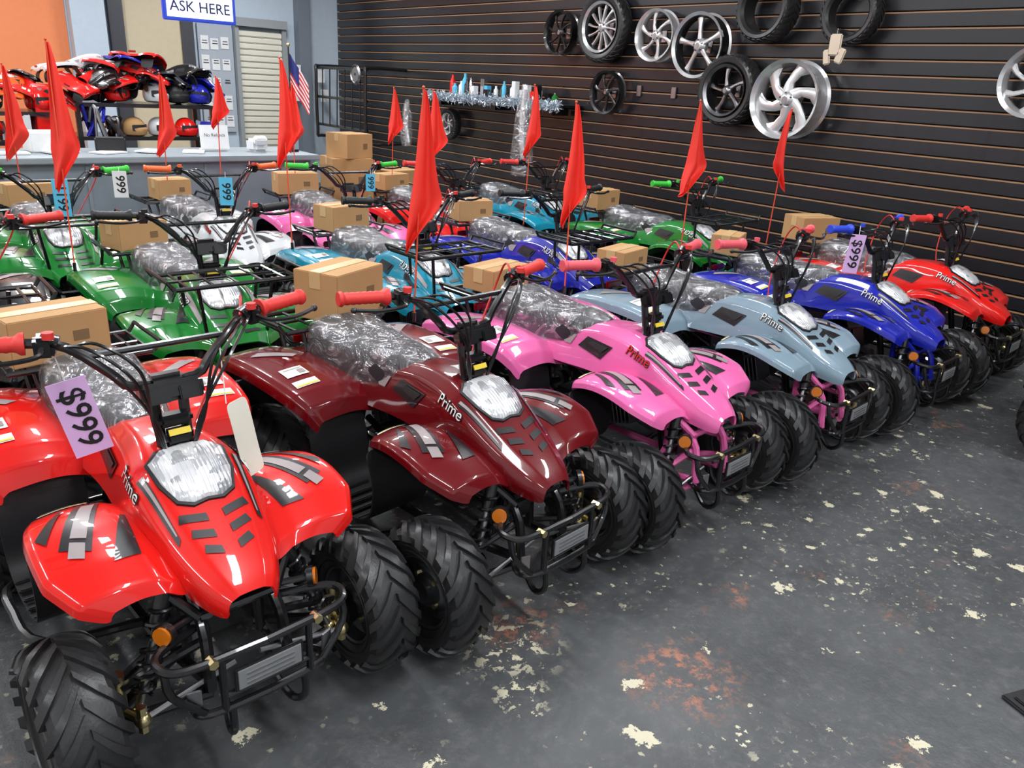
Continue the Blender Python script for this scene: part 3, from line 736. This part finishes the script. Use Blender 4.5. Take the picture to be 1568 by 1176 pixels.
for (x, y, z, d, yw) in [(3.42, 6.3, 0, (.40, .4, .45), 5), (3.40, 6.32, .45, (.36, .34, .38), -8), (3.42, 6.3, .83, (.28, .28, .20), 12), (3.9, 6.35, 0, (.4, .4, .42), -5), (3.88, 6.34, .42, (.36, .34, .3), 10)]:
    carton(x, y, z, d, yw)
# small drooping flag on a staff at the counter end
fm = bpy.data.materials.new('stars_stripes'); fm.use_nodes = True
nt = fm.node_tree; bs = nt.nodes['Principled BSDF']; tc = nt.nodes.new('ShaderNodeTexCoord'); sx = nt.nodes.new('ShaderNodeSeparateXYZ')
nt.links.new(tc.outputs['Object'], sx.inputs[0])
def mm(op, a, b_=0.):
    m = nt.nodes.new('ShaderNodeMath'); m.operation = op
    for i, q in enumerate((a, b_)):
        if isinstance(q, (int, float)): m.inputs[i].default_value = q
        else: nt.links.new(q, m.inputs[i])
    return m.outputs[0]
def mc(f, a, b_):
    m = nt.nodes.new('ShaderNodeMix'); m.data_type = 'RGBA'; nt.links.new(f, m.inputs[0])
    for i, q in ((6, a), (7, b_)):
        if isinstance(q, tuple): m.inputs[i].default_value = q+(1,)
        else: nt.links.new(q, m.inputs[i])
    return m.outputs[2]
st = mm('LESS_THAN', mm('MODULO', mm('MULTIPLY', mm('ADD', mm('ADD', sx.outputs['Z'], 2.), mm('MULTIPLY', sx.outputs['X'], 1.6)), 13/.26), 2.), 1.)
cc = mc(st, (.8, .8, .8), (.6, .02, .03))
can = mm('MULTIPLY', mm('LESS_THAN', sx.outputs['X'], .075), mm('GREATER_THAN', mm('ADD', sx.outputs['Z'], mm('MULTIPLY', sx.outputs['X'], 1.6)), .10))
nt.links.new(mc(can, cc, (.02, .03, .18)), bs.inputs['Base Color'])
mb = MB()
g = [[(.15*i/8, .02*math.sin(i*1.4+.3*j), .24*j/4-.24*i/8) for i in range(9)] for j in range(5)]
vs, fs = surf(g, 2, .001); mb.add(vs, fs, 0); mb.cyl((0, 0, -.52), (0, 0, .28), .006, 1, 8); mb.sphere((0, 0, .29), .014, 2)
mb.cyl((0, 0, -.52), (0, 0, -.50), .05, 1, 16)
obj('table_flag', mb.mesh('table_flag', [fm, M['blackmetal'], M['gold']], recalc=False), (2.90, 6.3, 1.40), (0, 0, math.radians(-35)))
mb = MB()
for k in range(5): mb.box((.9+.3*k, 6.3+.04*(k % 2), .888+.004*(k % 2)), (.21, .15, .01), 0, Matrix.Rotation(.3*k, 3, 'Z'))
mb.box((2.3, 6.40, .985), (.22, .01, .18), 0, Matrix.Rotation(-.1, 3, 'X')); mb.box((2.3, 6.43, .89), (.2, .08, .012), 0)
tv, tf = textgeo('No Refunds', .034); mb.add([V((2.3+p.x, 6.388, 1.0+p.y)) for p in tv], tf, 1)
mb.box((2.62, 6.35, .93), (.14, .12, .10), 2, Matrix.Rotation(.3, 3, 'Z'), .02); mb.box((2.62, 6.28, .97), (.10, .06, .06), 0, Matrix.Rotation(.5, 3, 'X'), .01)
mb.box((1.15, 6.45, .95), (.26, .2, .14), 0, Matrix.Rotation(.1, 3, 'Z'), .01)
mb.box((1.55, 6.42, .93), (.2, .14, .10), 3, Matrix.Rotation(-.2, 3, 'Z'), .01)
obj('counter_paperwork', mb.mesh('counter_paperwork', [M['paper'], M['ink'], M['white'], M['plastic']], recalc=False))

# ------------------------------------------------------------------ wheels displayed on the slat wall
def wallwheel(y, z, D, W, spokes, mat, tyre, kind, off=.05, rotx=0, yaw=0, twist=.5, dark=False):
    mb = MB(); R = D/2; w2 = W/2
    Rr = R*(.72 if tyre else 1.)
    if tyre:
        p = [(-.7, .70), (-.95, .78), (-1., .88), (-.8, .96), (-.35, .995), (0, 1.), (.35, .995), (.8, .96), (1., .88), (.95, .78), (.7, .70)]
        mb.lathe([(a*w2, r*R) for a, r in p], 1, 48)
        for sd in (1, -1):
            for k in range(30):
                a0 = k*math.pi/15
                q = [[V((sd*w2*s, (R*rr+h)*math.cos(a0+s*.25+dd), (R*rr+h)*math.sin(a0+s*.25+dd))) for dd, h in ((-.055, -.002), (-.05, .005), (.05, .005), (.055, -.002))] for s, rr in ((.06, 1), (.4, .992), (.78, .962), (.93, .92))]
                mb.ring(q, 1)
    if kind != 'tyre':
        dm = 3 if dark else 0
        mb.lathe([(-w2, Rr*.98), (-w2*1.05, Rr), (-w2*.95, Rr*1.0), (-w2*.85, Rr*.93)], 0, 48)
        mb.lathe([(-w2*.85, Rr*.93), (-w2*.3, Rr*.86), (w2*.3, Rr*.86), (w2*.85, Rr*.93)], dm, 48)
        mb.lathe([(w2*.85, Rr*.93), (w2, Rr), (w2*.95, Rr*.97), (w2*.8, Rr*.90)], 0, 48)
        mb.lathe([(w2*.8, Rr*.90), (w2*.3, Rr*.83), (-w2*.3, Rr*.83), (-w2*.8, Rr*.90)], dm, 48)
        mb.lathe([(-w2*.8, Rr*.90), (-w2, Rr*.98)], 0, 48)
        mb.lathe([(-w2*.75, .001), (-w2*.75, Rr*.10), (-w2*.7, Rr*.13), (-w2*.5, Rr*.2), (-w2*.3, Rr*.24), (w2*.3, Rr*.24), (w2*.5, .001)], 0, 32)
        mb.lathe([(-w2*.78, .001), (-w2*.78, Rr*.08)], 2, 20)
        for k in range(5):
            a = k*2*math.pi/5; mb.cyl((-w2*.72, Rr*.17*math.cos(a), Rr*.17*math.sin(a)), (-w2*.5, Rr*.17*math.cos(a), Rr*.17*math.sin(a)), Rr*.02, 3, 8)
        for k in range(spokes):
            a0 = k*2*math.pi/spokes; secs = []
            for t in (0, .33, .66, 1.):
                r = Rr*(.18+.70*t); a = a0+twist*t; hw = Rr*(.085-.03*math.sin(t*3.1)+.04*t**3)*(1 if spokes < 8 else .6)
                if kind == 'fan': hw *= 2.1
                c = V((0, r*math.cos(a), r*math.sin(a))); tt = V((0, -math.sin(a), math.cos(a)))
                xf = -w2*(.5-.1*t); xb = xf+w2*.45
                secs.append([c+tt*hw+V((xf+w2*.12, 0, 0)), c+tt*hw*.5+V((xf, 0, 0)), c-tt*hw*.5+V((xf, 0, 0)), c-tt*hw+V((xf+w2*.12, 0, 0)), c-tt*hw*.8+V((xb, 0, 0)), c+tt*hw*.8+V((xb, 0, 0))])
            mb.ring(secs, 0)
    else:
        mb.lathe([(w2*.7, R*.70), (0, R*.74), (-w2*.7, R*.70)], 1, 48)
    if kind != 'tyre': mb.cyl((w2*.2, 0, 0), (w2+off, 0, 0), .012, 2, 8); mb.box((w2+off-.004, 0, 0), (.008, .05, .09), 2)
    else: mb.cyl((-w2*.6, 0, R*.66), (w2+off, 0, R*.66), .010, 2, 8); mb.box((w2+off-.004, 0, R*.66), (.008, .05, .09), 2)
    obj('display_wheel' if kind != 'tyre' else 'display_tyre', mb.mesh('display_wheel', [mat, M['rubber'], M['steel'], BR], ang=35), (XR-.010-w2-off, y, z), (rotx, 0, 0))
BR = pm('rim_black', (24, 24, 26), .3, .3, .6)
wallwheel(3.48, 1.50, .56, .18, 6, M['silver'], False, 'fan', .06, .3, twist=.7)
wallwheel(4.39, 1.87, .50, .13, 5, M['silver'], False, 'spoke', .05, .2, twist=.0, dark=True)
wallwheel(4.88, 1.95, .42, .10, 6, M['silver'], False, 'spoke', .05, 0, twist=.4)
wallwheel(5.52, 2.02, .60, .14, 12, M['silver'], True, 'spoke', .03, twist=.15, dark=True)
wallwheel(6.09, 1.98, .40, .10, 8, BR, False, 'spoke', .05, twist=.3)
wallwheel(4.05, 1.54, .54, .17, 5, M['steel'], True, 'spoke', .03, twist=.2, dark=True)
wallwheel(5.41, 1.47, .38, .09, 7, BR, False, 'spoke', .05, twist=.3)
wallwheel(3.80, 2.12, .46, .20, 0, BR, True, 'tyre', .03)
wallwheel(3.14, 2.08, .42, .14, 0, BR, True, 'tyre', .03)
wallwheel(1.86, 1.68, .42, .12, 7, M['silver'], False, 'spoke', .05, twist=.5)
wallwheel(7.9, 1.02, .34, .10, 6, M['silver'], True, 'spoke', .05, twist=.5)

# wall shelf with tinsel & merchandise
mb = MB(); rnd = random.Random(5)
mb.box((XR-.17, 6.95, 1.32), (.30, 2.3, .025), 0, bev=.003)
for y in (6.0, 6.9, 7.9): mb.box((XR-.14, y, 1.27), (.22, .015, .08), 0)
for k in range(3200):
    y = rnd.uniform(5.8, 8.1); c = V((XR-.33+rnd.gauss(0, .018), y, 1.325+rnd.gauss(0, .020)))
    a = V((rnd.gauss(0, 1), rnd.gauss(0, 1), rnd.gauss(0, 1))).normalized()*.038; b2 = V((rnd.gauss(0, 1), rnd.gauss(0, 1), rnd.gauss(0, 1))).normalized()*.005
    mb.add([c-b2, c+b2, c+a+b2, c+a-b2], [(0, 1, 2, 3)], 1)
obj('wall_shelf', mb.mesh('wall_shelf', [M['blackmetal'], M['tinsel']], recalc=False))
mb = MB()
for k in range(24):
    y = 6.05+.075*k+rnd.uniform(-.01, .01); h = rnd.uniform(.09, .20)*(1.3 if k > 17 else 1); r = rnd.uniform(.02, .035); x = XR-.16+rnd.uniform(-.05, .05); m = rnd.choice([0, 1, 1, 2, 3, 4, 5, 6, 0])
    if rnd.random() < .5: mb.tube([(x, y, 1.334), (x, y, 1.334+h*.7), (x, y, 1.334+h*.85), (x, y, 1.334+h)], [r, r, r*.45, r*.45], m, 12)
    else: mb.box((x, y, 1.334+h/2), (.06, .06, h), m, bev=.004)
obj('shelf_merchandise', mb.mesh('shelf_merchandise', [M['paper'], M['blackmetal'], PAINT['red'], PAINT['green'], M['silver'], M['cyan'], M['chrome']]))

# bagged parts hanging
def bag(y, z, L, w, seed, dx=.2):
    g = []; n = 8
    for i in range(12):
        t = i/11; ww = w*(.25+.75*math.sin(min(1, t*1.3)*1.57))*(1 if t < .9 else .8); row = []
        for k in range(n+1):
            a = 2*math.pi*k/n; q = noise.noise_vector(V((k % n, t*6, seed)))*.03
            row.append((math.cos(a)*ww*.4+q.x, math.sin(a)*ww*.5+q.y, -L*t))
        g.append(row)
    mb = MB(); vs, fs = surf(g, 2, 0); mb.add(vs, fs, 0)
    mb.tube([(0, 0, -.05), (0, .02, -L*.5), (.02, -.02, -L*.92)], .03, 1, 8, 4)
    mb.cyl((0, 0, 0), (dx-.012, 0, 0), .006, 2, 6)
    obj('bagged_part', mb.mesh('bagged_part', [M['wrap'], M['silver'], M['steel']], recalc=False), (XR-dx, y, z), (0, 0, 0))
bag(6.12, 1.50, .85, .28, 1, .50); bag(8.7, 1.25, .55, .2, 2)
# display frame on the wall (black tubing rack)
mb = MB()
for y in (9.0, 10.3):
    mb.tube([(XR-.02, y, .7), (XR-.55, y, .7), (XR-.6, y, .78), (XR-.6, y, 1.5), (XR-.55, y, 1.58), (XR-.02, y, 1.58)], .022, 0, 8, 3)
for z in (.85, 1.2, 1.56): mb.tube([(XR-.58, 9.0, z), (XR-.58, 10.3, z)], .018, 0)
for k in range(6): mb.tube([(XR-.58, 9.15+.2*k, 1.56), (XR-.6, 9.15+.2*k, .85)], .009, 0, 6)
mb.lathe([(-.02, .10), (0, .12), (.02, .10), (0, .09), (-.02, .10)], 1, 24, Matrix.Translation((XR-.62, 9.2, 1.5)))
mb.lathe([(-.01, .02), (-.01, .09)], 1, 8, Matrix.Translation((XR-.62, 9.2, 1.5)))
obj('wall_display_rack', mb.mesh('wall_display_rack', [M['blackmetal'], M['steel']]))
mb = MB()
mb.box((0, 0, -.10), (.02, .09, .14), 0, bev=.008); mb.box((0, -.05, -.17), (.02, .06, .1), 0, Matrix.Rotation(.3, 3, 'X'), .008); mb.box((0, .05, -.18), (.02, .05, .1), 0, Matrix.Rotation(-.2, 3, 'X'), .008); mb.cyl((0, 0, 0), (0, 0, -.05), .003, 1, 5)
mb.cyl((0, 0, 0), (.235, 0, 0), .005, 1, 5)
obj('work_gloves', mb.mesh('work_gloves', [pm('glove', (196, 180, 160), .8), M['steel']]), (XR-.25, 3.14, 1.97))
mb = MB()
for y in (4.7, 5.1): mb.box((XR-.018, y, 1.5), (.02, .05, .09), 0, bev=.003)
obj('slatwall_bracket', mb.mesh('slatwall_bracket', [M['steel']]))

mb = MB(); mb.box((0, 0, .006), (.9, .6, .012), 0, bev=.004)
for k in range(22): mb.box((-.42+.04*k, 0, .015), (.02, .56, .008), 0, bev=.003)
obj('rubber_floor_mat', mb.mesh('rubber_floor_mat', [M['rubber']]), (2.50, -.03, 0), (0, 0, math.radians(-20)))

# ------------------------------------------------------------------ lights
fixm = pm('fixture_white', (235, 238, 240), .5)
for x in (-1.6, 1.3, 4.0):
    for y in (-2., .6, 3.2, 5.8, 8.6):
        mb = MB(); mb.box((0, 0, -.03), (.30, 1.3, .06), 0, bev=.005)
        fx = obj('ceiling_light', mb.mesh('ceiling_light', [fixm]), (x, y, ZC))
        ld = bpy.data.lights.new('tube_light', 'AREA'); ld.shape = 'RECTANGLE'; ld.size = .20; ld.size_y = 1.2; ld.energy = 50 if y < 5 else (62 if y < 7 else 84); ld.color = (.95, .975, 1.)
        lo = bpy.data.objects.new('tube_light', ld); scene.collection.objects.link(lo); lo.parent = fx; lo.location = (0, 0, -.07)
w = bpy.data.worlds.new('world'); scene.world = w; w.use_nodes = True
w.node_tree.nodes['Background'].inputs[0].default_value = (.5, .55, .6, 1); w.node_tree.nodes['Background'].inputs[1].default_value = .3

# ------------------------------------------------------------------ camera
X = V((.770, .189, -.609)).normalized(); Y = V((-.636, .308, -.707)); Y = (Y-X*X.dot(Y)).normalized(); Z = X.cross(Y)
Rm = Matrix((X, Y, Z))
cam = bpy.data.cameras.new('camera'); co = bpy.data.objects.new('camera', cam); scene.collection.objects.link(co)
co.matrix_world = Matrix.Translation((0, 0, 1.5)) @ Rm.to_4x4()
cam.sensor_width = 36; cam.sensor_fit = 'HORIZONTAL'; cam.lens = 36*1200/1568; cam.clip_start = .02
scene.camera = co
scene.view_settings.view_transform = 'Standard'
